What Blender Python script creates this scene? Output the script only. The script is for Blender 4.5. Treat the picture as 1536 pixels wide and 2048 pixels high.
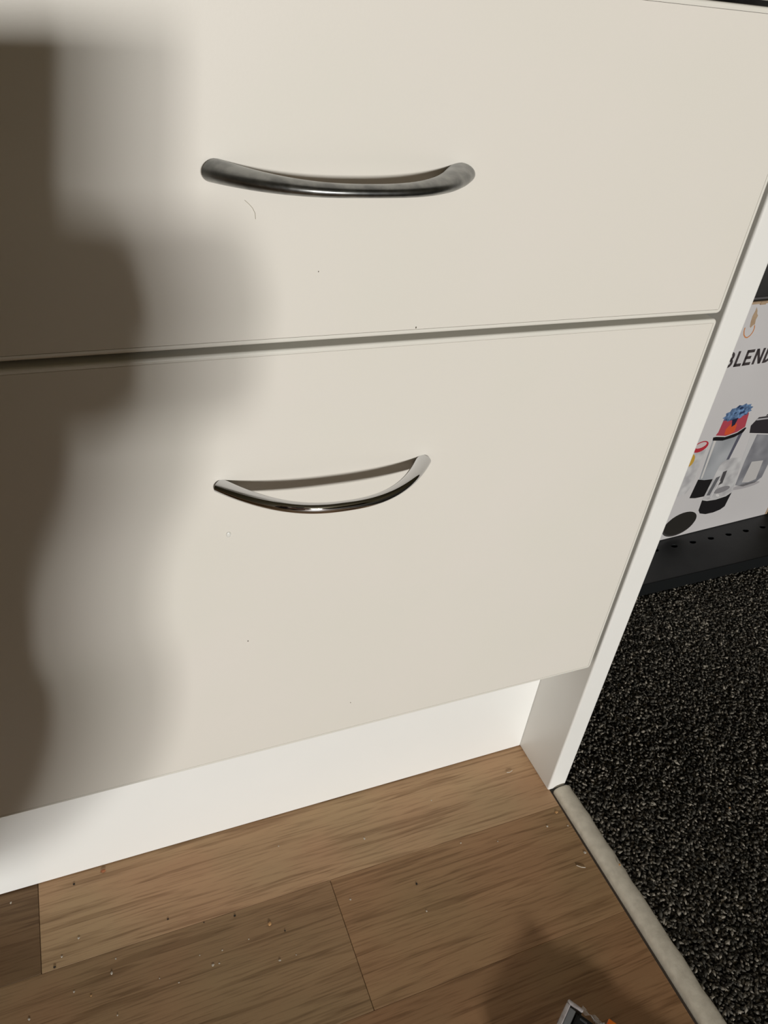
import bpy, bmesh, math, random
import numpy as np
from mathutils import Vector, Matrix

random.seed(7)
rng = np.random.default_rng(11)
for o in list(bpy.data.objects):
    bpy.data.objects.remove(o)
scene = bpy.context.scene
col = scene.collection

# ------------------------------------------------------------------ camera
CAM = Vector((-0.300207, -0.270555, 0.518807))
RIGHT = Vector((0.9257945, -0.3653421, 0.0971066))
UP = Vector((0.1426521, 0.5755199, 0.8052498))
FWD = Vector((0.3500784, 0.7316434, -0.5849300))
cam_data = bpy.data.cameras.new('camera')
cam = bpy.data.objects.new('camera', cam_data)
col.objects.link(cam)
m = Matrix.Identity(4)
for i in range(3):
    m[i][0], m[i][1], m[i][2], m[i][3] = RIGHT[i], UP[i], -FWD[i], CAM[i]
cam.matrix_world = m
cam_data.sensor_fit = 'VERTICAL'
cam_data.sensor_height = 36.0
cam_data.lens = 1542.24 / 2048 * 36.0
cam_data.clip_start = 0.005
scene.camera = cam

# ------------------------------------------------------------------ light
world = bpy.data.worlds.new('daylight')
scene.world = world
world.use_nodes = True
world.node_tree.nodes['Background'].inputs[0].default_value = (0.75, 0.86, 1.0, 1)
world.node_tree.nodes['Background'].inputs[1].default_value = 0.3

def area(name, x0, x1, z0, z1, y, watts, color):
    L = bpy.data.lights.new(name, 'AREA')
    L.shape = 'RECTANGLE'; L.size = x1 - x0; L.size_y = z1 - z0
    L.energy = watts; L.color = color
    o = bpy.data.objects.new(name, L); col.objects.link(o)
    o.location = ((x0 + x1) / 2, y, (z0 + z1) / 2)
    o.rotation_euler = (math.radians(90), 0, 0)      # shines towards +y
    return o
# daylight entering below the half-drawn blind of the far window: three lamps, the middle one dimmed to shape the shadow's soft edge
area('clear_pane_daylight', -0.38, -0.26, 1.19, 1.545, -5.98, 54, (1.0, 1.0, 0.99))
area('dimmed_pane_daylight', -0.86, -0.40, 1.19, 1.545, -5.98, 117, (1.0, 0.995, 0.97))
area('left_pane_daylight', -1.16, -0.88, 1.19, 1.545, -5.98, 130, (1.0, 0.985, 0.95))

vs = scene.view_settings
vs.view_transform = 'Standard'; vs.look = 'None'; vs.gamma = 1.0
vs.use_curve_mapping = False
vs.exposure = 0.0

# ------------------------------------------------------------------ helpers
def tag(o, label=None, cat=None, group=None, kind=None):
    if label: o['label'] = label
    if cat: o['category'] = cat
    if group: o['group'] = group
    if kind: o['kind'] = kind
    return o

def link(name, mesh, mat=None, parent=None, smooth=False):
    o = bpy.data.objects.new(name, mesh)
    col.objects.link(o)
    if mat is not None and not mesh.materials:
        mesh.materials.append(mat)
    if parent: o.parent = parent
    if smooth:
        for p in mesh.polygons: p.use_smooth = True
    return o

def obj(name, bm, mat=None, parent=None, smooth=False):
    bmesh.ops.recalc_face_normals(bm, faces=bm.faces)
    me = bpy.data.meshes.new(name)
    bm.to_mesh(me); bm.free()
    return link(name, me, mat, parent, smooth)

def empty(name, loc=(0, 0, 0), rz=0.0):
    o = bpy.data.objects.new(name, None); col.objects.link(o)
    o.empty_display_size = 0.02
    o.location = loc; o.rotation_euler = (0, 0, rz)
    return o

def add_box(bm, x0, x1, y0, y1, z0, z1, bevel=0.0, seg=2):
    r = bmesh.ops.create_cube(bm, size=1.0)
    vs_ = r['verts']
    for v in vs_:
        v.co = Vector((x0 + (v.co.x + .5) * (x1 - x0), y0 + (v.co.y + .5) * (y1 - y0), z0 + (v.co.z + .5) * (z1 - z0)))
    if bevel > 0:
        es = list({e for v in vs_ for e in v.link_edges})
        bmesh.ops.bevel(bm, geom=es, offset=bevel, segments=seg, profile=0.5, affect='EDGES')

def box(name, x0, x1, y0, y1, z0, z1, mat, parent=None, bevel=0.0, seg=2):
    bm = bmesh.new(); add_box(bm, x0, x1, y0, y1, z0, z1, bevel, seg)
    return obj(name, bm, mat, parent)

def tube(bm, pts, rad, n=8, caps=True):
    rings = []
    for i, p in enumerate(pts):
        p = Vector(p)
        t = (Vector(pts[min(i + 1, len(pts) - 1)]) - Vector(pts[max(i - 1, 0)])).normalized()
        a = t.orthogonal().normalized() if i == 0 else (prev_a - t * prev_a.dot(t)).normalized()
        prev_a = a
        b = t.cross(a)
        r = rad[i] if isinstance(rad, (list, tuple)) else rad
        rings.append([bm.verts.new(p + a * r * math.cos(2 * math.pi * k / n) + b * r * math.sin(2 * math.pi * k / n)) for k in range(n)])
    for i in range(len(rings) - 1):
        for k in range(n):
            bm.faces.new((rings[i][k], rings[i][(k + 1) % n], rings[i + 1][(k + 1) % n], rings[i + 1][k]))
    if caps:
        bm.faces.new(rings[0][::-1]); bm.faces.new(rings[-1])

# ------------------------------------------------------------------ materials
def new_mat(name):
    mt = bpy.data.materials.new(name); mt.use_nodes = True
    return mt, mt.node_tree.nodes, mt.node_tree.links, mt.node_tree.nodes['Principled BSDF']

def plain(name, c, rough=0.5, metal=0.0, spec=0.5, **kw):
    mt, N, L, b = new_mat(name)
    b.inputs['Base Color'].default_value = (*c, 1)
    b.inputs['Roughness'].default_value = rough
    b.inputs['Metallic'].default_value = metal
    b.inputs['Specular IOR Level'].default_value = spec
    for k, v in kw.items(): b.inputs[k.replace('_', ' ')].default_value = v
    return mt

def mottled(name, c1, c2, scale, rough=0.5, spec=0.5, bump=0.0, bscale=None, detail=3.0, metal=0.0):
    mt, N, L, b = new_mat(name)
    geo = N.new('ShaderNodeTexCoord')
    n = N.new('ShaderNodeTexNoise'); n.inputs['Scale'].default_value = scale; n.inputs['Detail'].default_value = detail
    L.new(geo.outputs['Object'], n.inputs['Vector'])
    r = N.new('ShaderNodeValToRGB')
    r.color_ramp.elements[0].position = .3; r.color_ramp.elements[0].color = (*c1, 1)
    r.color_ramp.elements[1].position = .7; r.color_ramp.elements[1].color = (*c2, 1)
    L.new(n.outputs['Fac'], r.inputs['Fac']); L.new(r.outputs['Color'], b.inputs['Base Color'])
    b.inputs['Roughness'].default_value = rough; b.inputs['Specular IOR Level'].default_value = spec
    b.inputs['Metallic'].default_value = metal
    if bump > 0:
        n2 = N.new('ShaderNodeTexNoise'); n2.inputs['Scale'].default_value = bscale or scale * 8; n2.inputs['Detail'].default_value = 4
        L.new(geo.outputs['Object'], n2.inputs['Vector'])
        bp = N.new('ShaderNodeBump'); bp.inputs['Strength'].default_value = bump; bp.inputs['Distance'].default_value = 0.0005
        L.new(n2.outputs['Fac'], bp.inputs['Height']); L.new(bp.outputs['Normal'], b.inputs['Normal'])
    return mt

M = {}
M['laminate'] = mottled('cream_laminate', (.77, .738, .665), (.785, .743, .68), 14, .42, .4, .06, 900)
M['band'] = mottled('cream_edge_band', (.76, .74, .67), (.80, .77, .70), 30, .3, .5, .05, 700)
M['white_board'] = mottled('white_melamine', (.84, .83, .795), (.87, .86, .825), 18, .35, .45, .05, 800)
M['kick'] = mottled('white_toe_kick', (.86, .86, .835), (.89, .89, .865), 9, .3, .5, .04, 500)
M['carcass'] = plain('carcass_board', (.62, .61, .57), .6)
M['chrome'] = plain('polished_chrome', (.62, .625, .64), .045, 1.0)
M['black'] = plain('black_print', (.012, .012, .013), .45)

def steel():
    mt, N, L, b = new_mat('worn_brushed_steel')
    tc = N.new('ShaderNodeTexCoord')
    mp = N.new('ShaderNodeMapping'); mp.inputs['Scale'].default_value = (60, 400, 400)
    n = N.new('ShaderNodeTexNoise'); n.inputs['Scale'].default_value = 3; n.inputs['Detail'].default_value = 5
    L.new(tc.outputs['Object'], mp.inputs['Vector']); L.new(mp.outputs['Vector'], n.inputs['Vector'])
    r = N.new('ShaderNodeMapRange'); r.inputs['To Min'].default_value = .24; r.inputs['To Max'].default_value = .38
    L.new(n.outputs['Fac'], r.inputs['Value']); L.new(r.outputs['Result'], b.inputs['Roughness'])
    n2 = N.new('ShaderNodeTexNoise'); n2.inputs['Scale'].default_value = 160; n2.inputs['Detail'].default_value = 4
    L.new(tc.outputs['Object'], n2.inputs['Vector'])
    cr = N.new('ShaderNodeValToRGB')
    cr.color_ramp.elements[0].position = .35; cr.color_ramp.elements[0].color = (.19, .195, .195, 1)
    cr.color_ramp.elements[1].position = .6; cr.color_ramp.elements[1].color = (.31, .315, .31, 1)
    L.new(n2.outputs['Fac'], cr.inputs['Fac']); L.new(cr.outputs['Color'], b.inputs['Base Color'])
    b.inputs['Metallic'].default_value = 1
    return mt
M['steel'] = steel()

def wood():
    mt, N, L, b = new_mat('walnut_laminate')
    geo = N.new('ShaderNodeNewGeometry'); oi = N.new('ShaderNodeObjectInfo')
    # every plank gets its own stretch of grain
    add = N.new('ShaderNodeVectorMath'); add.operation = 'MULTIPLY_ADD'
    comb = N.new('ShaderNodeCombineXYZ')
    for k in range(3): L.new(oi.outputs['Random'], comb.inputs[k])
    add.inputs[1].default_value = (17, 13, 5)
    L.new(comb.outputs[0], add.inputs[0]); L.new(geo.outputs['Position'], add.inputs[2])
    mp = N.new('ShaderNodeMapping'); mp.inputs['Scale'].default_value = (5.0, 70, 1)
    mp.inputs['Rotation'].default_value = (0, 0, math.radians(1.2))
    L.new(add.outputs[0], mp.inputs['Vector'])
    # broad bands
    n1 = N.new('ShaderNodeTexNoise'); n1.inputs['Scale'].default_value = 1.0; n1.inputs['Detail'].default_value = 3; n1.inputs['Distortion'].default_value = .35
    L.new(mp.outputs[0], n1.inputs['Vector'])
    # fine dark pores, short dashes along the plank
    mp2 = N.new('ShaderNodeMapping'); mp2.inputs['Scale'].default_value = (38, 900, 1)
    mp2.inputs['Rotation'].default_value = (0, 0, math.radians(1.2))
    L.new(add.outputs[0], mp2.inputs['Vector'])
    n2 = N.new('ShaderNodeTexNoise'); n2.inputs['Scale'].default_value = 1.0; n2.inputs['Detail'].default_value = 4; n2.inputs['Distortion'].default_value = .2
    L.new(mp2.outputs[0], n2.inputs['Vector'])
    # warped growth lines
    mp3 = N.new('ShaderNodeMapping'); mp3.inputs['Scale'].default_value = (13, 290, 1)
    mp3.inputs['Rotation'].default_value = (0, 0, math.radians(1.2))
    L.new(add.outputs[0], mp3.inputs['Vector'])
    n3 = N.new('ShaderNodeTexNoise'); n3.inputs['Scale'].default_value = 1.0; n3.inputs['Detail'].default_value = 2; n3.inputs['Distortion'].default_value = .6
    L.new(mp3.outputs[0], n3.inputs['Vector'])
    r1 = N.new('ShaderNodeValToRGB')
    r1.color_ramp.elements[0].position = .32; r1.color_ramp.elements[0].color = (.86, .84, .82, 1)
    r1.color_ramp.elements[1].position = .68; r1.color_ramp.elements[1].color = (1.05, 1.05, 1.04, 1)
    L.new(n1.outputs['Fac'], r1.inputs['Fac'])
    r2 = N.new('ShaderNodeValToRGB')
    r2.color_ramp.elements[0].position = .30; r2.color_ramp.elements[0].color = (.62, .58, .55, 1)
    r2.color_ramp.elements[1].position = .50; r2.color_ramp.elements[1].color = (1, 1, 1, 1)
    L.new(n2.outputs['Fac'], r2.inputs['Fac'])
    r3 = N.new('ShaderNodeValToRGB')
    r3.color_ramp.elements[0].position = .36; r3.color_ramp.elements[0].color = (.66, .62, .58, 1)
    r3.color_ramp.elements[1].position = .47; r3.color_ramp.elements[1].color = (1, 1, 1, 1)
    L.new(n3.outputs['Fac'], r3.inputs['Fac'])
    # slow hue drift between greyish and reddish brown
    n4 = N.new('ShaderNodeTexNoise'); n4.inputs['Scale'].default_value = 14; n4.inputs['Detail'].default_value = 2
    L.new(add.outputs[0], n4.inputs['Vector'])
    r4 = N.new('ShaderNodeValToRGB')
    r4.color_ramp.elements[0].position = .35; r4.color_ramp.elements[0].color = (.97, 1.0, .97, 1)
    r4.color_ramp.elements[1].position = .65; r4.color_ramp.elements[1].color = (1.05, .98, .965, 1)
    L.new(n4.outputs['Fac'], r4.inputs['Fac'])
    cur = oi.outputs['Color']
    for r, f in ((r1, .7), (r2, .75), (r3, .75), (r4, 1.0)):
        mx = N.new('ShaderNodeMix'); mx.data_type = 'RGBA'; mx.blend_type = 'MULTIPLY'
        mx.inputs['Factor'].default_value = f
        L.new(cur, mx.inputs['A']); L.new(r.outputs['Color'], mx.inputs['B'])
        cur = mx.outputs['Result']
    L.new(cur, b.inputs['Base Color'])
    b.inputs['Roughness'].default_value = .55; b.inputs['Specular IOR Level'].default_value = .28
    bp = N.new('ShaderNodeBump'); bp.inputs['Strength'].default_value = .12; bp.inputs['Distance'].default_value = .0004
    L.new(n2.outputs['Fac'], bp.inputs['Height']); L.new(bp.outputs['Normal'], b.inputs['Normal'])
    return mt
M['wood'] = wood()
M['wall'] = mottled('painted_wall', (.052, .041, .015), (.06, .047, .017), 3, .8, .3)
M['ceiling'] = plain('ceiling_paint', (.09, .075, .034), .9)

# ------------------------------------------------------------------ room shell
X0, X1, Y0, Y1, ZT = -2.2, 3.2, -6.1, 0.62, 2.4
LAMX = 0.0022           # right-hand edge of the laminate
tag(box('ceiling', X0, X1, Y0, Y1, ZT, ZT + .1, M['ceiling']), 'dim ceiling above the room', 'ceiling', kind='structure')
tag(box('wall_back', X0 - .1, X1 + .1, Y1, Y1 + .1, -.03, ZT, M['wall']), 'dark olive wall behind the drawer cabinet', 'wall', kind='structure')
tag(box('wall_left', X0 - .1, X0, Y0, Y1, -.03, ZT, M['wall']), 'dark olive wall at the left end of the kitchen', 'wall', kind='structure')
tag(box('wall_right', X1, X1 + .1, Y0, Y1, -.03, ZT, M['wall']), 'dark olive wall beyond the carpeted side', 'wall', kind='structure')
WX0, WX1, WZ0, WZ1 = -1.22, -0.20, 1.15, 2.05
bm = bmesh.new()
add_box(bm, X0 - .1, WX0, Y0 - .1, Y0, -.03, ZT)
add_box(bm, WX1, X1 + .1, Y0 - .1, Y0, -.03, ZT)
add_box(bm, WX0, WX1, Y0 - .1, Y0, -.03, WZ0)
add_box(bm, WX0, WX1, Y0 - .1, Y0, WZ1, ZT)
tag(obj('wall_front', bm, M['wall']), 'dark olive wall opposite the cabinet holding the window', 'wall', kind='structure')
M['frame'] = plain('window_frame_paint', (.7, .7, .68), .4)
M['blind'] = plain('blind_cloth', (.30, .27, .22), .9)
M['pane'] = plain('window_glass', (.9, .95, .95), .02, Transmission_Weight=1.0)
win = tag(empty('window_1', (0, Y0, WZ0)), kind='structure')
bm = bmesh.new()
for a in ((WX0, WX0 + .04, 1.15, 2.05), (WX1 - .04, WX1, 1.15, 2.05), (WX0, WX1, 1.15, 1.18), (WX0, WX1, 2.01, 2.05), (-.40, -.38, 1.18, 2.01), (-.88, -.86, 1.18, 2.01)):
    add_box(bm, a[0], a[1], -.06, 0.0, a[2] - WZ0, a[3] - WZ0)
obj('window_frame', bm, M['frame'], win)
box('glass_pane', WX0 + .04, -.88, -.04, -.034, .03, .86, M['pane'], win)
box('glass_pane', -.86, -.40, -.04, -.034, .03, .86, M['pane'], win)
box('glass_pane', -.38, WX1 - .04, -.04, -.034, .03, .86, M['pane'], win)
box('roller_blind', WX0 + .01, WX1 - .01, .012, .02, .405, .90, M['blind'], win)

# ------------------------------------------------------------------ laminate floor, plank by plank
floor = tag(box('floor', X0, .0225, Y0, Y1, -.03, -.0085, M['carcass']), 'brown wood-look laminate floor with staggered planks', 'floor', kind='structure')
PW = 0.0857
ROT = 0.012
tones = {'light': (.54, .355, .205), 'mid': (.345, .222, .120), 'midr': (.385, .238, .125), 'red': (.345, .203, .104), 'dark': (.215, .128, .066)}
plank_meshes = {}
def plank_mesh(L_):
    k = round(L_, 4)
    if k not in plank_meshes:
        bm = bmesh.new()
        add_box(bm, 0, L_, 0, PW, -.008, 0, .00022, 1)
        me = bpy.data.meshes.new('plank'); bm.to_mesh(me); bm.free(); me.materials.append(M['wood'])
        plank_meshes[k] = me
    return plank_meshes[k]
def plank(x0, x1, ylow, tone):
    o = link('plank', plank_mesh(x1 - x0 - .0003), None, floor)
    o.location = (x0, ylow + .00015, 0)
    j = random.uniform(.94, 1.06)
    c = tones[tone]
    o.color = (c[0] * j, c[1] * j, c[2] * j, 1)
y_seam = -0.0142
row = 0
y = y_seam
tone_names = ['light', 'mid', 'midr', 'dark', 'mid']
for r in range(7, -72, -1):
    ylow = y_seam + r * PW
    if ylow + PW > Y1 or ylow < Y0: continue
    SL = 0.432 if ylow > -1.2 else 2.2
    if r == 0: joint = -0.3685
    elif r == -1: joint = -0.1846
    elif r == -2: joint = -0.318
    else: joint = -random.uniform(.05, SL)
    xs = [LAMX]
    x = joint
    while x > X0 + .05:
        xs.append(x); x -= SL
    xs.append(X0)
    for i in range(len(xs) - 1):
        if r == 0: t = ['light', 'dark'][i] if i < 2 else random.choice(tone_names)
        elif r == -1: t = ['midr', 'mid'][i] if i < 2 else random.choice(tone_names)
        elif r == -2: t = ['red', 'mid'][i] if i < 2 else random.choice(tone_names)
        else: t = random.choice(tone_names)
        plank(xs[i + 1], xs[i], ylow, t)

# ------------------------------------------------------------------ threshold strip
M['strip'] = mottled('taupe_threshold', (.60, .545, .45), (.74, .68, .57), 160, .65, .3, .3, 500)
bm = bmesh.new()
prof = [(.0042, -.006), (.0042, .0012), (.0054, .0030), (.0078, .0041), (.0112, .0045), (.0148, .0041), (.0176, .0030), (.0192, .0012), (.0192, -.006)]
N_ = 140
rows = []
for i in range(N_):
    yy = -0.0022 - (i / (N_ - 1)) ** 1.6 * 2.6
    wob = .0003 * math.sin(yy * 170) + .0003 * math.sin(yy * 410 + 1)
    sh = .0012 * min(1, -yy / .17)
    rows.append([bm.verts.new((px + sh + (wob if k > 4 else 0), yy, pz)) for k, (px, pz) in enumerate(prof)])
for i in range(N_ - 1):
    for k in range(len(prof) - 1):
        bm.faces.new((rows[i][k], rows[i][k + 1], rows[i + 1][k + 1], rows[i + 1][k]))
bm.faces.new(rows[0]); bm.faces.new(rows[-1][::-1])
tag(obj('trim_1', bm, M['strip'], smooth=True), 'worn taupe threshold strip between laminate floor and carpet', 'threshold strip', kind='structure')
M['grime'] = plain('dark_joint_filler', (.05, .035, .024), .9)
tag(box('trim_2', LAMX - .0002, .0046, -2.6, -.0015, -.008, -.0018, M['grime']), 'dark grimy joint beside the threshold strip', 'joint', kind='structure')

# ------------------------------------------------------------------ carpet
def carpet_mat():
    mt, N, L, b = new_mat('charcoal_flecked_pile')
    at = N.new('ShaderNodeAttribute'); at.attribute_name = 'tuft'
    r = N.new('ShaderNodeValToRGB')
    e = r.color_ramp.elements
    e[0].position = 0; e[0].color = (.022, .021, .018, 1)
    e[1].position = 1; e[1].color = (.35, .315, .26, 1)
    a = e.new(.40); a.color = (.055, .051, .043, 1)
    a = e.new(.75); a.color = (.165, .15, .125, 1)
    # beyond the built pile the backing shows the same flecks as a texture
    geo = N.new('ShaderNodeNewGeometry'); nz = N.new('ShaderNodeTexNoise'); nz.inputs['Scale'].default_value = 330; nz.inputs['Detail'].default_value = 3
    L.new(geo.outputs['Position'], nz.inputs['Vector'])
    st = N.new('ShaderNodeMapRange'); st.inputs['From Min'].default_value = .38; st.inputs['From Max'].default_value = .66
    L.new(nz.outputs['Fac'], st.inputs['Value'])
    lt = N.new('ShaderNodeMath'); lt.operation = 'LESS_THAN'; lt.inputs[1].default_value = -.5
    L.new(at.outputs['Fac'], lt.inputs[0])
    mx = N.new('ShaderNodeMix'); mx.data_type = 'FLOAT'
    L.new(lt.outputs[0], mx.inputs['Factor']); L.new(at.outputs['Fac'], mx.inputs['A']); L.new(st.outputs['Result'], mx.inputs['B'])
    L.new(mx.outputs['Result'], r.inputs['Fac'])
    L.new(r.outputs['Color'], b.inputs['Base Color'])
    b.inputs['Roughness'].default_value = .95; b.inputs['Specular IOR Level'].default_value = .15
    return mt
M['carpet'] = carpet_mat()
def carpet():
    bv = np.array([[1, 0, 0], [-1, 0, 0], [0, 1, 0], [0, -1, 0], [0, 0, 1], [0, 0, -1.]])
    bf = np.array([[0, 2, 4], [2, 1, 4], [1, 3, 4], [3, 0, 4], [2, 0, 5], [1, 2, 5], [3, 1, 5], [0, 3, 5]])
    sp = .0021
    xs = np.arange(.0195, .56, sp); ys = np.arange(-.42, .60, sp)
    gx, gy = np.meshgrid(xs, ys); gx = gx.ravel(); gy = gy.ravel()
    n = len(gx)
    gx = gx + rng.uniform(-.0013, .0013, n); gy = gy + rng.uniform(-.0013, .0013, n)
    gx = np.maximum(gx, np.where(gy < 0, .0188, .0178))
    rad = rng.uniform(.0009, .0016, n)
    ln = rad * rng.uniform(1.2, 2.6, n)
    th = rng.uniform(0, 2 * np.pi, n); el = rng.uniform(-.2, 1.2, n)
    ax = np.stack([np.cos(th) * np.cos(el), np.sin(th) * np.cos(el), np.sin(el)], 1)
    tmp = np.where(np.abs(ax[:, 2:3]) < .9, np.array([[0, 0, 1.]]), np.array([[1., 0, 0]]))
    a1 = np.cross(ax, tmp); a1 /= np.linalg.norm(a1, axis=1)[:, None]
    a2 = np.cross(ax, a1)
    clump = np.sin(gx * 900 + 2 * np.sin(gy * 500)) * np.sin(gy * 800 + 2 * np.sin(gx * 430))
    cz = rng.uniform(-.0016, .0006, n) + .0005 * clump
    c = np.stack([gx, gy, cz], 1)
    V = c[:, None] + bv[None, :, 0:1] * (a1 * rad[:, None])[:, None] + bv[None, :, 1:2] * (a2 * rad[:, None])[:, None] + bv[None, :, 2:3] * (ax * ln[:, None])[:, None]
    F = bf[None] + (np.arange(n) * len(bv))[:, None, None]
    V = V.reshape(-1, 3); F = F.reshape(-1, 3)
    sh = np.clip(rng.beta(1.5, 1.5, n), 0, 1)
    att = np.repeat(sh, len(bv))
    # backing
    base = np.array([[.0195, -.9, -.0035], [X1, -.9, -.0035], [X1, Y1, -.0035], [.0195, Y1, -.0035],
                     [.0195, Y0, -.0035], [X1, Y0, -.0035]])
    nb = len(V)
    V = np.vstack([V, base]); att = np.concatenate([att, np.full(6, -1.)])
    me = bpy.data.meshes.new('carpet')
    nf = len(F)
    loops = np.concatenate([F.ravel(), nb + np.array([0, 1, 2, 3, 4, 5, 1, 0])]).astype(np.int32)
    starts = np.concatenate([np.arange(nf) * 3, [nf * 3, nf * 3 + 4]]).astype(np.int32)
    me.vertices.add(len(V)); me.vertices.foreach_set('co', V.ravel())
    me.loops.add(len(loops)); me.loops.foreach_set('vertex_index', loops)
    me.polygons.add(nf + 2); me.polygons.foreach_set('loop_start', starts)
    me.update(calc_edges=True)
    me.polygons.foreach_set('use_smooth', np.ones(nf + 2, bool))
    a = me.attributes.new('tuft', 'FLOAT', 'POINT'); a.data.foreach_set('value', att.astype(np.float32))
    me.validate()
    o = link('carpet', me, M['carpet'])
    tag(o, 'charcoal carpet with pale flecks beside the white side panel', 'carpet', kind='stuff')
carpet()

# ------------------------------------------------------------------ drawer cabinet
cab = tag(empty('drawer_cabinet', (-.2, .28, 0)), 'white kitchen cabinet with cream drawer fronts and bow handles', 'cabinet')
def cbox(name, x0, x1, y0, y1, z0, z1, mat, parent=cab, bevel=0.0, seg=2):
    o = box(name, x0, x1, y0, y1, z0, z1, mat, None, bevel, seg)
    o.parent = parent
    o.matrix_parent_inverse = Matrix.Translation(-Vector((-.2, .28, 0)))
    return o
DL, DR = -0.3997, -0.0033
p = cbox('side_panel', 0, .016, 0, .58, 0, .72, M['white_board'], bevel=.0014, seg=4)
cbox('side_panel', -.419, -.403, 0, .58, 0, .72, M['white_board'], bevel=.0014, seg=4)
tk = cbox('toe_kick', -.4028, -.0002, .04425, .060, .0009, .150, M['kick'], bevel=.0004, seg=1)
tk['label'] = 'recessed white toe kick board'
cbox('bottom_board', -.403, 0, .022, .57, .143, .158, M['carcass'])
cbox('back_board', -.403, 0, .560, .575, .158, .72, M['carcass'])
cbox('top_rail', -.403, 0, .022, .10, .704, .72, M['carcass'])

def rrect(x0, x1, z0, z1, rc, n=4):
    pts = []
    for cx, cz, a0 in ((x1 - rc, z1 - rc, 0), (x0 + rc, z1 - rc, 90), (x0 + rc, z0 + rc, 180), (x1 - rc, z0 + rc, 270)):
        for k in range(n + 1):
            a = math.radians(a0 + 90 * k / n)
            pts.append((cx + rc * math.cos(a), cz + rc * math.sin(a)))
    return pts

def handle_mesh(p, n=96, m_=28):
    xc, zc, hw, pm, n1, a0, a1, b0, b1, tilt = p
    bm = bmesh.new()
    rings = []
    for i in range(n + 1):
        s = math.sin(-math.pi / 2 + math.pi * i / n)
        def P(s):
            return Vector((xc + hw * s, -pm * (1 - abs(s) ** n1), zc + tilt * s)) / 1000
        d = 1e-4
        t = (P(min(1, s + d)) - P(max(-1, s - d))).normalized()
        nn = Vector((-t.y, t.x, 0)).normalized()
        a = (a0 + (a1 - a0) * s * s) / 1000; b_ = (b0 + (b1 - b0) * s * s) / 1000
        c = P(s)
        rings.append([bm.verts.new(c + nn * b_ * math.cos(2 * math.pi * k / m_) + Vector((0, 0, 1)) * a * math.sin(2 * math.pi * k / m_)) for k in range(m_)])
    for i in range(n):
        for k in range(m_):
            bm.faces.new((rings[i][k], rings[i][(k + 1) % m_], rings[i + 1][(k + 1) % m_], rings[i + 1][k]))
    bm.faces.new(rings[0][::-1]); bm.faces.new(rings[-1])
    return bm

def drawer(z0, z1, hp, hmat, hlabel, dlabel):
    w, r, y0, y1 = .0020, .0011, 0.0, .016
    d = cbox('drawer', DL + w + .0001, DR - w - .0001, y0 + .00004, y1, z0 + w + .0001, z1 - w - .0001, M['laminate'], bevel=.0001, seg=1)
    d['label'] = dlabel
    prof = [(w, y1 - .001), (w, y0 + .00007), (w - .00006, y0 + .00002), (r, y0), (r * .62, y0 + r * .08), (r * .29, y0 + r * .29), (r * .08, y0 + r * .62), (0, y0 + r), (0, y1 - r), (r * .29, y1 - r * .29), (r, y1), (w, y1)]
    bm = bmesh.new()
    loops = []
    for ins, yy in prof:
        loops.append([bm.verts.new((px, yy, pz)) for px, pz in rrect(DL + ins, DR - ins, z0 + ins, z1 - ins, max(.0024 - ins, .0002))])
    n = len(loops[0])
    for i in range(len(loops) - 1):
        for k in range(n):
            bm.faces.new((loops[i][k], loops[i][(k + 1) % n], loops[i + 1][(k + 1) % n], loops[i + 1][k]))
    inv = Matrix.Translation(-Vector((-.2, .28, 0)))
    e = obj('edge_band', bm, M['band']); e.parent = d
    bm = bmesh.new()
    add_box(bm, DL + .012, DL + .024, y1, .50, z0 + .02, z1 - .03)
    add_box(bm, DR - .024, DR - .012, y1, .50, z0 + .02, z1 - .03)
    add_box(bm, DL + .024, DR - .024, .488, .50, z0 + .02, z1 - .03)
    add_box(bm, DL + .024, DR - .024, y1, .488, z0 + .02, z0 + .028)
    b_ = obj('drawer_box', bm, M['carcass']); b_.parent = d
    h = obj('handle', handle_mesh(hp), hmat, smooth=True); h.parent = d
    h['label'] = hlabel
    # the drawer mesh itself already sits in world coordinates
    return d
hl = (-201.26, 329.99, 47.42, 26.39, 2.37, 2.41, 2.83, 2.04, 3.78, -.27)
hu = (-201.75, 455.6, 45.5, 24.93, 2.64, 2.0, 3.7, 3.64, 5.55, .01)
ht = (-201.75, 612.0, 45.5, 24.93, 2.64, 2.0, 3.7, 3.64, 5.55, .01)
drawer(.14184, .39008, hl, M['chrome'], 'polished chrome bow handle', 'tall bottom drawer with a shiny chrome handle')
drawer(.39289, .51608, hu, M['steel'], 'worn brushed steel bow handle', 'drawer above it with a worn steel handle')
drawer(.5180, .705, ht, M['steel'], 'worn brushed steel bow handle', 'topmost drawer')
M['worktop'] = mottled('worktop_laminate', (.30, .28, .25), (.40, .37, .33), 60, .4)
tag(box('worktop', -.435, .03, -.02, .615, .7205, .756, M['worktop'], bevel=.004), 'speckled kitchen worktop lying on the drawer cabinet', 'worktop')

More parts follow.
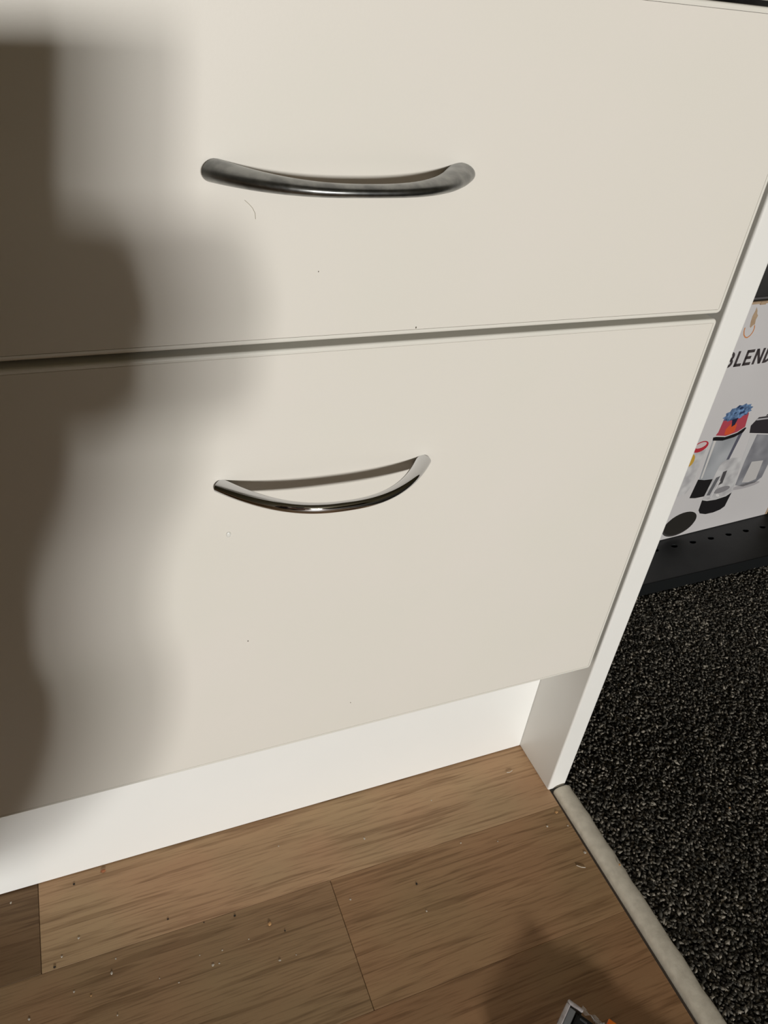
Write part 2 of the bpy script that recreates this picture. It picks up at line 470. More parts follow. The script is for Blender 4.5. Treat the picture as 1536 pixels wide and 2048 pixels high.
# ------------------------------------------------------------------ low black shelf with perforations
M['black_metal'] = mottled('black_powder_coat', (.012, .013, .014), (.019, .020, .021), 40, .5, .4, .15, 900)
M['lip_black'] = plain('matte_black_lip', (.0045, .0055, .006), .8, 0, .2)  # front lip, coloured darker and more matte than the shelf plate
sh_r = math.radians(1.0)
shelf = tag(empty('metal_shelf', (.2162, .1726, 0), sh_r), 'low black metal shelf with a row of holes on the carpet', 'shelf')
ZS = .016
def shelf_top():
    bm = bmesh.new()
    x_a, pitch, nh = -.190, .0266, 36
    yr, cell = .0452, .0133
    x_h0 = .1073 - pitch * 11 + pitch / 2 - pitch / 2
    xl = x_h0 - pitch / 2; xr = xl + pitch * nh
    yb = [0.0, yr - cell, yr + cell, .36]
    for (a, b) in ((yb[0], yb[1]), (yb[2], yb[3])):
        for i in range(nh):
            q = [bm.verts.new((xl + i * pitch, a, ZS)), bm.verts.new((xl + (i + 1) * pitch, a, ZS)), bm.verts.new((xl + (i + 1) * pitch, b, ZS)), bm.verts.new((xl + i * pitch, b, ZS))]
            bm.faces.new(q)
    K = 16
    for i in range(nh):
        cx = xl + (i + .5) * pitch
        inner, outer = [], []
        for k in range(K):
            a = 2 * math.pi * k / K + math.pi / K * 0
            ca, sa = math.cos(a), math.sin(a)
            inner.append(bm.verts.new((cx + .0042 * ca, yr + .0028 * sa, ZS)))
            s = max(abs(ca), abs(sa))
            outer.append(bm.verts.new((cx + pitch / 2 * ca / s, yr + cell * sa / s, ZS)))
        for k in range(K):
            bm.faces.new((outer[k], outer[(k + 1) % K], inner[(k + 1) % K], inner[k]))
    bmesh.ops.remove_doubles(bm, verts=bm.verts, dist=1e-5)
    o = obj('shelf_plate', bm, M['black_metal'], shelf)
    so = o.modifiers.new('thick', 'SOLIDIFY'); so.thickness = .0015; so.offset = -1
    return xl, xr
xl, xr = shelf_top()
box('front_lip', xl, xr, -.0006, .0012, .0004, ZS + .0002, M['lip_black'], shelf, .0004, 1)
box('side_lip', xl, xl + .0015, .0012, .36, .0004, ZS - .0015, M['black_metal'], shelf)
box('side_lip', xr - .0015, xr, .0012, .36, .0004, ZS - .0015, M['black_metal'], shelf)
box('rear_lip', xl, xr, .3585, .36, .0004, ZS - .0015, M['black_metal'], shelf)

# ------------------------------------------------------------------ blender carton on the shelf
bx = tag(empty('blender_box', (.4521, .2407, ZS + .0004), math.radians(3.269)), 'white printed blender carton standing on the low black shelf', 'box')
M['carton'] = mottled('white_carton_print', (.56, .54, .54), (.62, .60, .60), 6, .45, .4)
M['cardboard'] = mottled('raw_cardboard', (.36, .25, .16), (.45, .33, .22), 90, .85, .2)
BH, BW, BD = .2772, .335, .22
bm = bmesh.new(); add_box(bm, -BW, 0, 0, BD, 0, BH, .0012, 2)
obj('carton_body', bm, M['carton'], bx)
bm = bmesh.new(); add_box(bm, -BW + .004, -.004, -.0006, .0016, BH - .0016, BH + .0008, .0003, 1)
for i in range(14):
    x = -BW + .02 + i * .0225
    add_box(bm, x, x + random.uniform(.006, .014), -.0009, .001, BH - random.uniform(.002, .0035), BH + .0006)
obj('worn_top_edge', bm, M['cardboard'], bx)
bm = bmesh.new(); add_box(bm, -.0022, .0006, -.0007, BD * .98, .001, BH * .9, .0004, 1)
obj('worn_corner', bm, M['cardboard'], bx)
pm_cache = {}
def pcol(c, rough=.45):
    k = (tuple(c), rough)
    if k not in pm_cache: pm_cache[k] = plain('print_%02d' % len(pm_cache), c, rough, 0, .4)
    return pm_cache[k]
def prt(name, pts, c, layer=1, mat=None):
    bm = bmesh.new()
    vs_ = [bm.verts.new((u / 1000, -.00006 * layer, v / 1000)) for u, v in pts]
    f = bm.faces.new(vs_)
    ex = bmesh.ops.extrude_face_region(bm, geom=[f])
    for g in ex['geom']:
        if isinstance(g, bmesh.types.BMVert): g.co.y += .00006 * layer
    bmesh.ops.triangulate(bm, faces=[f_ for f_ in bm.faces if len(f_.verts) > 4])
    return obj(name, bm, mat or pcol(c), bx)
def ell(cu, cv, ru, rv, rot=0, n=28, a0=0, a1=360):
    o = []
    for k in range(n + (0 if a1 - a0 == 360 else 1)):
        a = math.radians(a0 + (a1 - a0) * k / n); x, y_ = ru * math.cos(a), rv * math.sin(a)
        cr, sr = math.cos(math.radians(rot)), math.sin(math.radians(rot))
        o.append((cu + x * cr - y_ * sr, cv + x * sr + y_ * cr))
    return o
# lettering BLEND
T, VB, VT = 3.1, 212.3, 228.8
def R_(u0, u1, v0, v1): return [(u0, v0), (u1, v0), (u1, v1), (u0, v1)]
ink = (.055, .045, .046)
def letter(polys):
    bm = bmesh.new()
    for pts in polys:
        vs_ = [bm.verts.new((u / 1000, -.00014, v / 1000)) for u, v in pts]
        f = bm.faces.new(vs_)
        ex = bmesh.ops.extrude_face_region(bm, geom=[f])
        for g in ex['geom']:
            if isinstance(g, bmesh.types.BMVert): g.co.y += .00014
    bmesh.ops.triangulate(bm, faces=[f_ for f_ in bm.faces if len(f_.verts) > 4])
    return obj('letter', bm, pcol(ink), bx)
def bowl(u0, u1, v0, v1, t, n=10):
    cy = (v0 + v1) / 2; ry = (v1 - v0) / 2; k = min(ry, (u1 - u0)); cu = u1 - k
    segs = []
    for i in range(n):
        a, b_ = math.radians(-90 + 180 * i / n), math.radians(-90 + 180 * (i + 1) / n)
        segs.append([(cu + k * math.cos(a), cy + ry * math.sin(a)), (cu + k * math.cos(b_), cy + ry * math.sin(b_)), (cu + (k - t) * math.cos(b_), cy + (ry - t) * math.sin(b_)), (cu + (k - t) * math.cos(a), cy + (ry - t) * math.sin(a))])
    segs.append(R_(u0, cu, v0, v0 + t)); segs.append(R_(u0, cu, v1 - t, v1))
    return segs
MID = (VB + VT) / 2
letter([R_(-174.2, -174.2 + T, VB, VT)] + bowl(-171.1, -163.2, VB, MID + 1.4, T) + bowl(-171.1, -163.8, MID - 1.4, VT, T))
letter([R_(-160.3, -160.3 + T, VB, VT), R_(-160.3, -150.8, VB, VB + T)])
letter([R_(-148.6, -148.6 + T, VB, VT), R_(-148.6, -138.2, VB, VB + T), R_(-148.6, -138.2, VT - T, VT), R_(-148.6, -140.2, MID - T / 2, MID + T / 2)])
letter([R_(-135.6, -135.6 + T, VB, VT), R_(-127.0, -127.0 + T, VB, VT), [(-135.6, VT), (-132.2, VT), (-123.9, VB), (-127.3, VB)]])
letter([R_(-121.2, -121.2 + T, VB, VT)] + bowl(-118.1, -110.6, VB, VT, T))
# torn patch and orange hook mark at the top
prt('torn_patch', [(-159.8, 272.5), (-157.2, 269), (-156.0, 266), (-153.9, 264), (-154.6, 260), (-153.4, 255.5), (-155.5, 254.6), (-157.4, 252.2), (-159.0, 253.5), (-160.4, 259), (-160.9, 264.2), (-160.0, 268)], None, 2, M['cardboard'])
bm = bmesh.new()
hk = [(-164.9, 253.0), (-164.5, 249.5), (-162.6, 245.6), (-159.6, 243.0), (-156.6, 242.4), (-153.8, 244.2), (-152.0, 247.5), (-152.0, 251.5), (-153.6, 255.3)]
hk2 = []
for i in range(len(hk) - 1):
    for k in range(4):
        t = k / 4; hk2.append((hk[i][0] * (1 - t) + hk[i + 1][0] * t, hk[i][1] * (1 - t) + hk[i + 1][1] * t))
for i in range(len(hk2) - 1):
    a, b_ = Vector(hk2[i]), Vector(hk2[i + 1]); nn = Vector((-(b_ - a).y, (b_ - a).x)).normalized() * .55
    q = [a + nn, b_ + nn, b_ - nn, a - nn]
    bm.faces.new([bm.verts.new((v.x / 1000, -.00016, v.y / 1000)) for v in q])
obj('orange_mark', bm, pcol((.62, .24, .08)), bx)
# printed appliances
def shade_mat(name, c1, c2, axis=0, scale=30, rough=.45):
    return mottled(name, c1, c2, scale, rough, .4, detail=1)
gray_cup = shade_mat('print_grey_cup', (.27, .28, .30), (.42, .43, .45))
clear_cup = shade_mat('print_clear_cup', (.40, .39, .40), (.60, .59, .59), 0, 90)
jar_grey = shade_mat('print_jar_grey', (.17, .17, .19), (.30, .30, .32), 0, 50)
prt('printed_cup', [(-147.2, 130), (-126, 126), (-105.5, 132.5), (-108.5, 104), (-110, 76), (-126, 73), (-143.5, 77.5)], None, 1, gray_cup)
prt('printed_cup_edge', [(-110.5, 130), (-105.3, 132.5), (-109.0, 98), (-113.0, 98)], (.10, .10, .13), 2)
prt('printed_cup_highlight', [(-145.0, 128), (-141.5, 127.5), (-139.4, 79), (-141.5, 79)], (.62, .60, .58), 2)
prt('printed_cup_base', [(-145.0, 78.5), (-135, 76), (-124, 75), (-118, 74), (-117, 54), (-126, 52.3), (-138, 52.6), (-147.0, 54.5)], (.012, .011, .012), 2)
prt('printed_fruit', [(-145.4, 133.5), (-143.4, 137), (-142.6, 154), (-139, 157), (-111, 157), (-108.4, 154), (-105.6, 137.8), (-115, 133), (-130, 130.5)], (.42, .06, .085), 2)
prt('printed_rim', [(-148.0, 131.5), (-144, 131.6), (-130, 129.2), (-114, 131.8), (-105, 137), (-102.8, 136.2), (-105, 131.2), (-116, 127.0), (-132, 125.2), (-147, 127.6)], (.010, .009, .010), 3)
prt('printed_fruit_slice', [(-133, 132.5), (-134, 139), (-129, 145.5), (-125, 147.5), (-120, 143), (-119, 134.5), (-126, 131.6)], (.62, .09, .03), 3)
blue = []
for k in range(26):
    a = 2 * math.pi * k / 26
    rr = 1 + (.10 if k % 2 else -.08)
    blue.append((-125.5 + 18.2 * rr * math.cos(a), 156.5 + (9.5 if math.sin(a) > 0 else 7.0) * rr * math.sin(a) + 2.8 * math.cos(a)))
prt('printed_berries', blue, None, 3, mottled('print_berries', (.02, .04, .10), (.20, .33, .55), 190, .45))
for k in range(14):
    a = random.uniform(0, 6.28); q = random.uniform(.2, .85)
    prt('printed_berry', ell(-125.5 + 15 * q * math.cos(a), 157 + 7 * q * math.sin(a), 2.1, 1.7, 0, 9), (.16, .28, .50) if k % 3 else (.03, .05, .12), 4)
prt('printed_berry_core', [(-130, 150), (-122, 151), (-123, 143), (-127, 141)], (.02, .02, .05), 4)
# clear small cup in front
prt('printed_small_cup', [(-120.0, 92), (-116, 97), (-104, 99), (-92, 97), (-87.5, 92.5), (-80.4, 50.5), (-88, 46), (-103, 44.5), (-117, 45.5), (-125, 48.5)], None, 3, clear_cup)
prt('printed_blade', [(-117.5, 76), (-112, 77), (-116, 52), (-121.5, 53)], (.13, .13, .14), 4)
prt('printed_blade', [(-110.0, 82), (-104.5, 83), (-103.5, 66), (-109, 64)], (.075, .07, .075), 4)
prt('printed_blade', ell(-100, 56.5, 12, 4.2, 4), (.24, .23, .24), 4)
prt('printed_glint', ell(-103, 49.5, 3.6, 1.5, -30, 12), (.68, .66, .65), 5)
prt('printed_glint', [(-109.5, 70), (-108.2, 70), (-112.5, 48), (-113.8, 48)], (.66, .64, .64), 5)
prt('printed_small_rim', [(-125.5, 49.0), (-117, 46.6), (-103, 45.6), (-88, 47.2), (-80.0, 51.6), (-80.0, 49.8), (-88, 45.2), (-103, 43.6), (-117, 44.6), (-125.5, 47.4)], (.55, .54, .54), 5)
prt('printed_small_base', [(-125.0, 47.6), (-117, 45), (-103, 44), (-88, 45.6), (-81.0, 49), (-82.6, 30), (-88, 26.6), (-98, 24.6), (-110, 24.8), (-120, 28), (-124, 33)], (.012, .011, .012), 4)
# loose lid
prt('printed_lid', ell(-145.5, 19.5, 23.2, 15.2, 6), (.022, .020, .017), 3)
prt('printed_lid_rim', ell(-146.5, 18.0, 23.6, 15.6, 6), (.05, .046, .044), 2)
# cup with red cap by the panel
prt('printed_cap', ell(-161.5, 122.5, 10.5, 6.6, 8), (.45, .03, .045), 2)
prt('printed_cap_top', ell(-161.8, 124.4, 7.6, 3.4, 8), (.60, .50, .50), 3)
prt('printed_juice', ell(-169, 107, 6, 8, 10), (.55, .33, .05), 2)
prt('printed_side_cup', [(-172, 116), (-151.5, 118), (-151, 72), (-156, 62), (-172, 60)], None, 1, clear_cup)
# tall jar
prt('printed_jar', [(-81.2, 124.8), (-60, 121), (-38, 124), (-40, 62), (-48, 56), (-66, 54), (-80.2, 58.5), (-82, 90)], None, 1, jar_grey)
prt('printed_jar_highlight', [(-91, 126), (-81.2, 124.8), (-82.5, 80), (-86, 84), (-88, 96)], (.56, .55, .55), 2)
prt('printed_jar_lid', [(-97.2, 137.8), (-90.0, 147), (-60, 146), (-32, 148), (-25, 140), (-28, 128), (-60, 122.5), (-94.2, 128.6)], (.030, .026, .030), 2)
prt('printed_jar_lid_band', [(-92, 145.4), (-60, 144.0), (-34, 146), (-34, 144.4), (-60, 142.2), (-92, 143.4)], (.40, .39, .40), 3)
prt('printed_jar_knob', [(-80, 147), (-74, 153), (-52, 153), (-46, 147)], (.030, .026, .030), 1)
prt('printed_jar_window', [(-69.7, 88), (-51.0, 86.5), (-49.2, 61), (-60, 58.8), (-71.0, 60.5)], (.52, .50, .49), 2)
prt('printed_jar_shadow', ell(-62, 54.5, 22, 3.4, 2), (.40, .38, .39), 1)

# black soft bag on the carton
M['bag'] = mottled('black_fabric', (.022, .021, .021), (.040, .038, .037), 35, .75, .3, .4, 500)
bm = bmesh.new()
bmesh.ops.create_cube(bm, size=1)
bmesh.ops.subdivide_edges(bm, edges=bm.edges, cuts=7, use_grid_fill=True)
for v in bm.verts:
    c = v.co * 2
    # squash the cube towards a pillow with sagging sides
    L4 = (abs(c.x) ** 12 + abs(c.y) ** 12 + abs(c.z) ** 12) ** (1 / 12)
    c = c / max(L4, 1e-6)
    wob = .02 * math.sin(c.x * 5 + 2 * c.y) * math.cos(c.z * 4)
    v.co = Vector((c.x * .150, c.y * .095 * (1 + wob), c.z * .055 * (1 + .6 * wob)))
bg = obj('soft_bag_body', bm, M['bag'], None, True)
bag = tag(empty('fabric_bag', (.4521 - .165,   .2407 + .0785, ZS + BH + .0016), math.radians(3.3)), 'black fabric bag lying on top of the blender carton', 'bag')
bg.parent = bag; bg.location = (0, 0, .0548)
sd = bg.modifiers.new('soft', 'SUBSURF'); sd.levels = 1; sd.render_levels = 1
bm = bmesh.new()
tube(bm, [(-.06, 0, .10), (-.05, .0, .125), (-.02, 0, .138), (.02, 0, .138), (.05, 0, .125), (.06, 0, .10)], .006, 8)
obj('carry_strap', bm, M['bag'], bag, True)

# ------------------------------------------------------------------ plastic packet on the floor
pk_a = math.atan2(-.83, .56)
pk = tag(empty('plastic_packet', (-.0730, -.1418, 0), 0), 'small clear plastic packet with black contents on the laminate floor', 'packet')
pk.scale = (1, 1, .55)
e1 = Vector((-.83, -.56, 0)); e2 = Vector((.56, -.83, 0))
def pkp(a, b_, z): v = e1 * a + e2 * b_; return (v.x, v.y, z)
def hexa(name, pts8, mat, bevel=0.0, seg=2):
    bm = bmesh.new(); V = [bm.verts.new(p_) for p_ in pts8]
    for f in ((0, 1, 2, 3), (4, 5, 6, 7), (0, 1, 5, 4), (1, 2, 6, 5), (2, 3, 7, 6), (3, 0, 4, 7)): bm.faces.new([V[i] for i in f])
    bmesh.ops.recalc_face_normals(bm, faces=bm.faces)
    if bevel: bmesh.ops.bevel(bm, geom=list(bm.edges), offset=bevel, segments=seg, affect='EDGES')
    return obj(name, bm, mat, pk)
def brick8(a0, a1, b0, b1, z0, z1, ia=0, ib=0):
    return [pkp(a0, b0, z0), pkp(a1, b0, z0), pkp(a1, b1, z0), pkp(a0, b1, z0), pkp(a0 + ia, b0 + ib, z1), pkp(a1 - ia, b0 + ib, z1), pkp(a1 - ia, b1 - ib, z1), pkp(a0 + ia, b1 - ib, z1)]
M['pk_black'] = plain('black_moulding', (.012, .013, .014), .35)
M['pk_grey'] = plain('grey_print', (.20, .205, .215), .4)
M['pk_rib'] = plain('dark_rib', (.06, .062, .066), .35)
M['pk_white'] = mottled('milky_seal', (.34, .30, .29), (.50, .46, .46), 300, .35)
M['pk_orange'] = mottled('orange_red_print', (.55, .04, .01), (.75, .22, .01), 90, .4)
M['film'] = plain('clear_film', (.95, .95, .95), .08, Transmission_Weight=.0, Alpha=.16)
hexa('black_insert', brick8(.0004, .060, .0039, .105, .0012, .0240, .0006, .0006), M['pk_black'], .0012)
hexa('insert_rib', brick8(.003, .0042, .007, .0115, .0238, .0248), M['pk_rib'], .0003, 1)
hexa('insert_rib', brick8(.004, .024, .0185, .0194, .0238, .0246), M['pk_rib'], .0002, 1)
hexa('insert_rib', brick8(.013, .0138, .0085, .0165, .0238, .0246), M['pk_rib'], .0002, 1)
bm = bmesh.new(); tube(bm, [Vector(pkp(.0185 + .0022 * math.cos(a), .0145 + .0022 * math.sin(a), .0243)) for a in [k * math.pi / 6 for k in range(12)]] , .0004, 6)
obj('insert_ring', bm, M['pk_rib'], pk)
hexa('grey_side', brick8(.0008, .062, -.0006, .0036, .001, .0228), M['pk_grey'], .0005, 1)
hexa('seal_strip', brick8(-.0002, .064, -.0030, -.0006, .0006, .0245), M['pk_white'], .0006, 1)
hexa('seal_strip', brick8(-.0026, -.0006, -.003, .007, .0006, .0245), M['pk_white'], .0006, 1)
for (a, b_, s_) in ((.010, -.0032, .0016), (.024, -.0032, .0019), (.036, -.0032, .0024)):
    hexa('printed_mark', brick8(a, a + s_, b_ - .0002, b_, .015, .015 + s_), plain('mark_%d' % int(a * 1000), (.10, .06, .16) if a < .03 else (.62, .16, .04), .4))
# crumpled clear film along the other side
bm = bmesh.new()
nb = 36
rows = []
for i in range(nb):
    b_ = .006 + i * .0028
    rr = []
    for k in range(6):
        a = -.0012 - k * .0016 + .0012 * math.sin(i * 1.9 + k) + random.uniform(-.0006, .0006)
        z = .0225 - .0042 * k + .0022 * math.sin(i * 1.3 + k * 1.7) + random.uniform(-.0008, .0008)
        rr.append(bm.verts.new(pkp(a, b_, max(.0006, z))))
    rows.append(rr)
for i in range(nb - 1):
    for k in range(5): bm.faces.new((rows[i][k], rows[i][k + 1], rows[i + 1][k + 1], rows[i + 1][k]))
o = obj('film_flap', bm, M['film'], pk)
so = o.modifiers.new('thick', 'SOLIDIFY'); so.thickness = .0002
hexa('orange_label', brick8(-.0085, -.0015, .0215, .05, .0185, .0205), M['pk_orange'], .0004, 1)

# ------------------------------------------------------------------ crumbs, hair, specks
def crumb(name, x, y_, s, mat, label, group, z=0.0):
    bm = bmesh.new(); bmesh.ops.create_icosphere(bm, subdivisions=1, radius=1)
    sx, sy, sz = s * random.uniform(.7, 1.2), s * random.uniform(.7, 1.2), s * random.uniform(.22, .36)
    for v in bm.verts:
        j = random.uniform(.75, 1.2); v.co = Vector((v.co.x * sx * j, v.co.y * sy * j, v.co.z * sz * j))
    lo = min(v.co.z for v in bm.verts)
    o = obj(name, bm, mat); o.location = (x, y_, z - lo)
    tag(o, label, 'crumb', group)
M['crumb'] = mottled('pale_crumb', (.50, .44, .36), (.68, .62, .53), 900, .8)
M['crumb_o'] = mottled('toasted_crumb', (.50, .26, .10), (.62, .36, .16), 900, .8)
M['crumb_r'] = mottled('reddish_crumb', (.30, .10, .04), (.45, .18, .08), 900, .8)
M['dirt'] = plain('dark_dirt', (.03, .022, .016), .9)
pale = [(-385.1, 37.0, .8), (-346.5, .4, 1.0), (-356.8, -7.7, .6), (-329.5, -27.2, 1.1), (-351.3, -30.6, .6), (-376.2, -37.4, .8), (-326.3, -19.5, .6), (-246.4, -34.5, .6), (-270.9, -42.6, .8), (-267.1, -42.9, .6), (-277.5, -34.2, .5), (-302.9, -39.6, .5), (-292.3, -45.8, .5), (-263.7, -35.8, .5), (-211.7, 20.9, .6), (-231.2, -53.5, .8), (-328.8, -51.9, .7), (-220.4, -53.6, .5), (-151.5, 7.2, .8), (-85.6, -18.1, .7), (-58.8, -25.6, .6), (-16.7, -26.6, .8), (-1.2, -31.2, .9), (-.9, -54.0, 1.1), (-129.8, -55.3, .7), (-176.0, -31.4, .7), (-91.8, 20.5, .5)]
for x, y_, s in pale:
    crumb('crumb', x / 1000, y_ / 1000, s / 1000, M['crumb'], 'tiny pale crumb lying on the brown laminate floor', 'pale crumbs on the laminate')
crumb('crumb', -.2314, -.0296, .0014, M['crumb_o'], 'small orange crumb at the middle of the darker plank', None)
crumb('crumb', -.3421, -.0362, .0008, M['crumb_o'], 'tiny pinkish crumb near the left end of the front plank', None)
crumb('crumb', -.0035, -.0186, .0013, M['crumb_o'], 'tan crumb beside the foot of the white side panel', None)
crumb('crumb', -.3281, .0405, .0019, M['crumb_r'], 'reddish crumb against the bottom of the toe kick', None)
crumb('crumb', .0160, -.0719, .0011, M['crumb_o'], 'orange fleck on the threshold strip edge by the carpet', None, .0043)
crumb('crumb', .1313, -.0596, .0011, M['crumb_o'], 'yellowish crumb lying on the dark carpet', None, .0018)
for x, y_, s in [(-292.5, -5.4, .6), (-271.2, -15.0, .6), (-251.5, -17.1, .8), (-361.2, -12.6, .9), (-128.7, -35.8, .9), (-223.2, -37, .7), (-346.8, 37.1, .8)]:
    crumb('dirt_speck', x / 1000, y_ / 1000, s / 1000, M['dirt'], 'tiny dark dirt speck on the brown laminate floor', 'dark specks on the laminate')
bm = bmesh.new(); tube(bm, [(-.3275, -.0, .0003), (-.0, 0, 0)][:0] or [(-.0235, .0246, .0004), (-.0215, .0238, .0008), (-.0195, .0243, .0006), (-.0182, .0250, .0004)], .0003, 6)
tag(obj('fibre', bm, M['crumb']), 'short pale fibre on the plank near the cabinet corner', 'fibre')
bm = bmesh.new(); tube(bm, [(-.0125, -.0605, .0004), (-.0100, -.0630, .0007), (-.0072, -.0640, .0004)], .0003, 6)
tag(obj('fibre', bm, M['crumb']), 'short pale fibre near the threshold strip', 'fibre')

def on_wall(u, v):
    d = RIGHT * ((u - 768) / 1542.24) - UP * ((v - 1024) / 1542.24) + FWD
    return CAM + d * ((0 - CAM.y) / d.y)
M['hair'] = plain('pale_hair', (.42, .38, .30), .6)
pts = [on_wall(*q) for q in ((489, 400), (498, 408), (505, 416), (510, 426), (511, 438))]
bm = bmesh.new(); tube(bm, [(q.x, -.00012, q.z) for q in pts], .00010, 6)
tag(obj('hair', bm, M['hair']), 'fine curved hair stuck to the drawer below the steel handle', 'hair')
M['drip'] = plain('dried_drip', (.80, .79, .74), .2)
q = on_wall(457, 1068)
bm = bmesh.new(); bmesh.ops.create_uvsphere(bm, u_segments=12, v_segments=8, radius=1)
for v in bm.verts: v.co = Vector((v.co.x * .0011, v.co.y * .0005, v.co.z * (.0012 if v.co.z > 0 else .0018)))
o = obj('dried_drip', bm, M['drip'], None, True); o.location = (q.x, -.0001, q.z)
tag(o, 'small dried glossy drip below the left end of the chrome handle', 'drip')
for (u, v, s, lab) in ((832, 655, .00035, 'dark chip above the gap between the two drawers'), (496, 1282, .00035, 'tiny dark dot low on the bottom drawer front'), (637, 543, .00022, 'tiny mark on the upper drawer below its handle'), (701, 1405, .0003, 'faint scuff near the lower edge of the bottom drawer'), (880, 306, .0000, '')):
    if s == 0: continue
    q = on_wall(u, v)
    bm = bmesh.new(); bmesh.ops.create_uvsphere(bm, u_segments=8, v_segments=6, radius=1)
    for w_ in bm.verts: w_.co = Vector((w_.co.x * s * .8, w_.co.y * .00012, w_.co.z * s * 1.3))
    o = obj('speck', bm, plain('speck_grime', (.12, .10, .07), .8)); o.location = (q.x, -.00005, q.z)
    tag(o, lab, 'speck')

# ------------------------------------------------------------------ the photographer: phone, hand and crouching figure
def cam_pt(r, u, b_): return CAM + RIGHT * r + UP * u - FWD * b_      # right, up, behind the lens
phone = tag(empty('phone', cam_pt(-.024, -.0605, .010)), 'black phone held up in front of the drawers', 'phone')
phone.matrix_world = Matrix([[RIGHT.x, UP.x, -FWD.x, cam_pt(-.024, -.0605, .010).x], [RIGHT.y, UP.y, -FWD.y, cam_pt(-.024, -.0605, .010).y], [RIGHT.z, UP.z, -FWD.z, cam_pt(-.024, -.0605, .010).z], [0, 0, 0, 1]])
M['phone'] = plain('phone_shell', (.03, .03, .035), .3)
M['screen'] = plain('phone_screen', (.02, .02, .02), .08)
bm = bmesh.new(); add_box(bm, -.036, .036, -.0735, .0735, -.004, .004, .003, 3); obj('phone_body', bm, M['phone'], phone)
bm = bmesh.new(); add_box(bm, -.0335, .0335, -.071, .071, .0039, .0043); obj('phone_display', bm, M['screen'], phone)

def skin(name, verts, edges, radii, mat, parent=None, root=0, sub=2):
    bm = bmesh.new()
    lay = bm.verts.layers.skin.verify()
    V = []
    for i, (c, r) in enumerate(zip(verts, radii)):
        v = bm.verts.new(c); v[lay].radius = (r, r) if not isinstance(r, tuple) else r
        v[lay].use_root = (i == root); V.append(v)
    for a, b_ in edges: bm.edges.new((V[a], V[b_]))
    me = bpy.data.meshes.new(name); bm.to_mesh(me); bm.free(); me.materials.append(mat)
    o = bpy.data.objects.new(name, me); col.objects.link(o)
    if parent: o.parent = parent
    s = o.modifiers.new('skin', 'SKIN'); s.use_smooth_shade = True
    u = o.modifiers.new('sub', 'SUBSURF'); u.levels = sub; u.render_levels = sub
    return o
M['cloth'] = mottled('dark_cloth', (.035, .035, .045), (.05, .05, .06), 60, .9)
M['skin'] = plain('skin', (.50, .32, .24), .55)
M['hairs'] = plain('dark_hair', (.05, .035, .025), .6)
person = tag(empty('person', (-.72, -1.0, 0)), 'person in dark clothes crouching low and holding up a phone in both hands', 'person')
off = Vector((-.72, -1.0, 0))
B = [(-.78, -1.10, .26),      # 0 pelvis
     (-.76, -.98, .36), (-.73, -.84, .45), (-.70, -.76, .50),   # 1-3 spine
     (-.69, -.70, .58), (-.68, -.665, .635),                    # 4-5 neck, head base
     (-.675, -.645, .70), (-.675, -.66, .765),                  # 6-7 head
     (-.585, -.72, .44), (-.47, -.60, .27), (-.455, -.53, .185), (-.400, -.475, .238), (-.371, -.425, .300), (-.366, -.392, .345),  # 8-13 right arm
     (-.815, -.74, .46), (-.70, -.60, .25), (-.56, -.48, .29), (-.455, -.405, .345),  # 14-17 left arm
     (-.70, -1.12, .22), (-.62, -.86, .10), (-.66, -1.10, .06), (-.68, -1.30, .05), (-.67, -1.38, .03),  # 18-22 right leg
     (-.86, -1.12, .22), (-.90, -.86, .10), (-.90, -1.10, .06), (-.90, -1.30, .05), (-.90, -1.38, .03)]  # 23-27 left leg
Rr = [.13, .125, .135, .11, .055, .06, .085, .07, .065, .048, .048, .053, .052, .040, .065, .048, .040, .032, .09, .068, .055, .04, .03, .09, .068, .055, .04, .03]
E_ = [(0, 1), (1, 2), (2, 3), (3, 4), (4, 5), (5, 6), (6, 7), (3, 8), (8, 9), (9, 10), (10, 11), (11, 12), (12, 13), (3, 14), (14, 15), (15, 16), (16, 17),
      (0, 18), (18, 19), (19, 20), (20, 21), (21, 22), (0, 23), (23, 24), (24, 25), (25, 26), (26, 27)]
skin('body', [Vector(v) - off for v in B], E_, Rr, M['cloth'], person)
# head details
hd = Vector((-.676, -.648, .71)) - off
bm = bmesh.new(); bmesh.ops.create_uvsphere(bm, u_segments=20, v_segments=14, radius=1)
for v in bm.verts: v.co = Vector((v.co.x * .082, v.co.y * .098, v.co.z * .115))
o = obj('head', bm, M['skin'], person, True); o.location = hd + Vector((0, .012, 0))
bm = bmesh.new(); bmesh.ops.create_uvsphere(bm, u_segments=20, v_segments=14, radius=1)
for v in bm.verts: v.co = Vector((v.co.x * .09, v.co.y * .10 - .018, v.co.z * .115 + .02))
obj('hair', bm, M['hairs'], person, True).location = hd
bm = bmesh.new(); tube(bm, [(0, .105, .01), (0, .122, -.012), (0, .112, -.022)], [.006, .012, .009], 8); obj('nose', bm, M['skin'], person, True).location = hd
for s in (-1, 1):
    bm = bmesh.new(); bmesh.ops.create_uvsphere(bm, u_segments=10, v_segments=8, radius=.011); obj('eye', bm, M['screen'], person, True).location = hd + Vector((s * .032, .094, .012))
    bm = bmesh.new(); bmesh.ops.create_uvsphere(bm, u_segments=10, v_segments=8, radius=1)
    for v in bm.verts: v.co = Vector((v.co.x * .01, v.co.y * .02, v.co.z * .03))
    obj('ear', bm, M['skin'], person, True).location = hd + Vector((s * .084, .01, -.005))
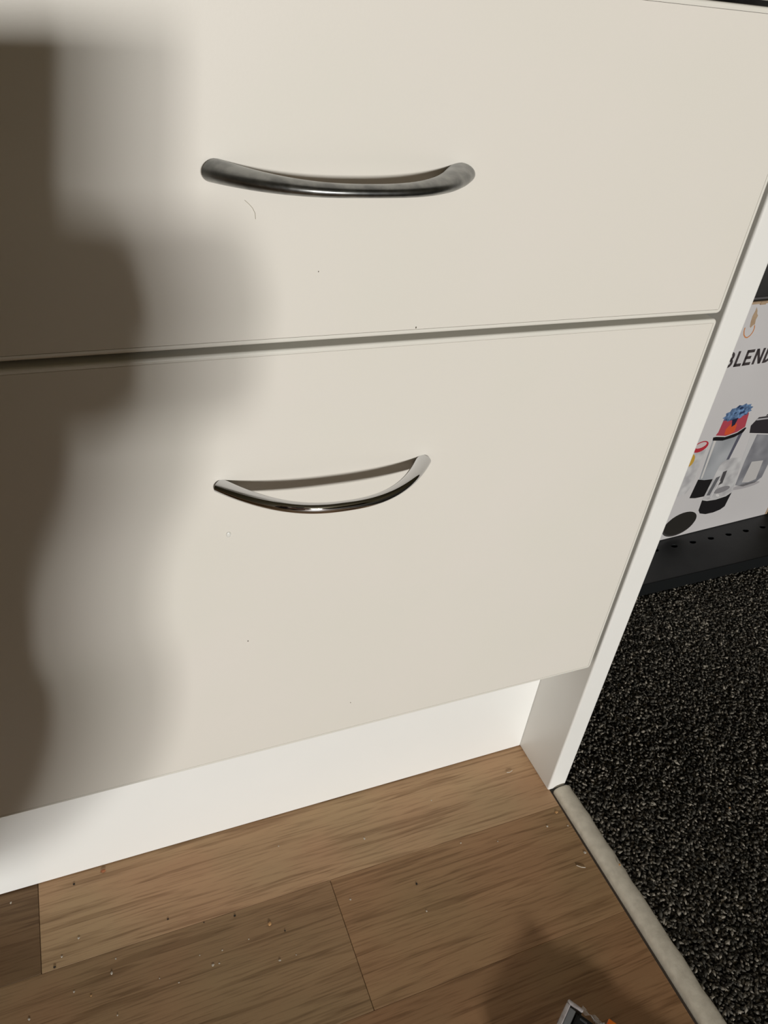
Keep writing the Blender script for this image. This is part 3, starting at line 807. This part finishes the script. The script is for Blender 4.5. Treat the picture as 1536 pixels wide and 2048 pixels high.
# right hand round the lower right part of the phone
W_ = Vector((-.366, -.388, .350))
K = lambda r, u, b_: cam_pt(r, u, b_)
palm = [W_, K(.010, -.128, .030), K(.030, -.100, .030), K(.033, -.075, .024)]
hv = [Vector((-.369, -.418, .308)), W_, K(-.004, -.140, .036), K(.014, -.112, .032), K(.026, -.082, .026)]
hr = [.044, .038, .032, .028, .024]
he = [(0, 1), (1, 2), (2, 3), (3, 4)]
def chain(start, pts, rad):
    prev = start
    for p_, r_ in zip(pts, rad):
        hv.append(p_); hr.append(r_); he.append((prev, len(hv) - 1)); prev = len(hv) - 1
chain(4, [K(.030, -.060, .012), K(.022, -.052, .001), K(.004, -.048, -.0 + .002)], [.0105, .0095, .0085])
chain(4, [K(.033, -.078, .008), K(.024, -.074, .0035), K(.002, -.072, .003)], [.0105, .0095, .0085])
chain(3, [K(.032, -.100, .010), K(.022, -.096, .0035), K(.000, -.094, .003)], [.0105, .0095, .0085])
chain(3, [K(.028, -.122, .012), K(.018, -.118, .004), K(-.002, -.116, .003)], [.0100, .0090, .0080])
chain(3, [K(.010, -.090, .034), K(-.004, -.074, .028), K(-.014, -.064, .024)], [.013, .011, .0095])
chain(2, [Vector((-.352, -.372, .388)), Vector((-.368, -.365, .420))], [.034, .028])
lv = [Vector((-.455, -.405, .345)), Vector((-.418, -.385, .375)), Vector((-.392, -.375, .402)),
      K(-.062, -.100, .012), K(-.050, -.096, .003), K(-.034, -.094, .003),
      K(-.064, -.078, .012), K(-.050, -.076, .003), K(-.034, -.074, .003),
      K(-.062, -.122, .014), K(-.050, -.118, .004), K(-.034, -.116, .003),
      K(-.056, -.138, .018), K(-.046, -.136, .008), K(-.032, -.134, .004),
      K(-.046, -.092, .032), K(-.038, -.076, .026)]
lr = [.030, .034, .034, .011, .0095, .0085, .011, .0095, .0085, .0105, .009, .008, .0095, .0085, .0075, .013, .0105]
le = [(0, 1), (1, 2), (2, 3), (3, 4), (4, 5), (2, 6), (6, 7), (7, 8), (2, 9), (9, 10), (10, 11), (1, 12), (12, 13), (13, 14), (2, 15), (15, 16)]
skin('hand', [v - off for v in lv], le, lr, M['skin'], person)
hand = skin('hand', [v - off for v in hv], he, hr, M['skin'], person)
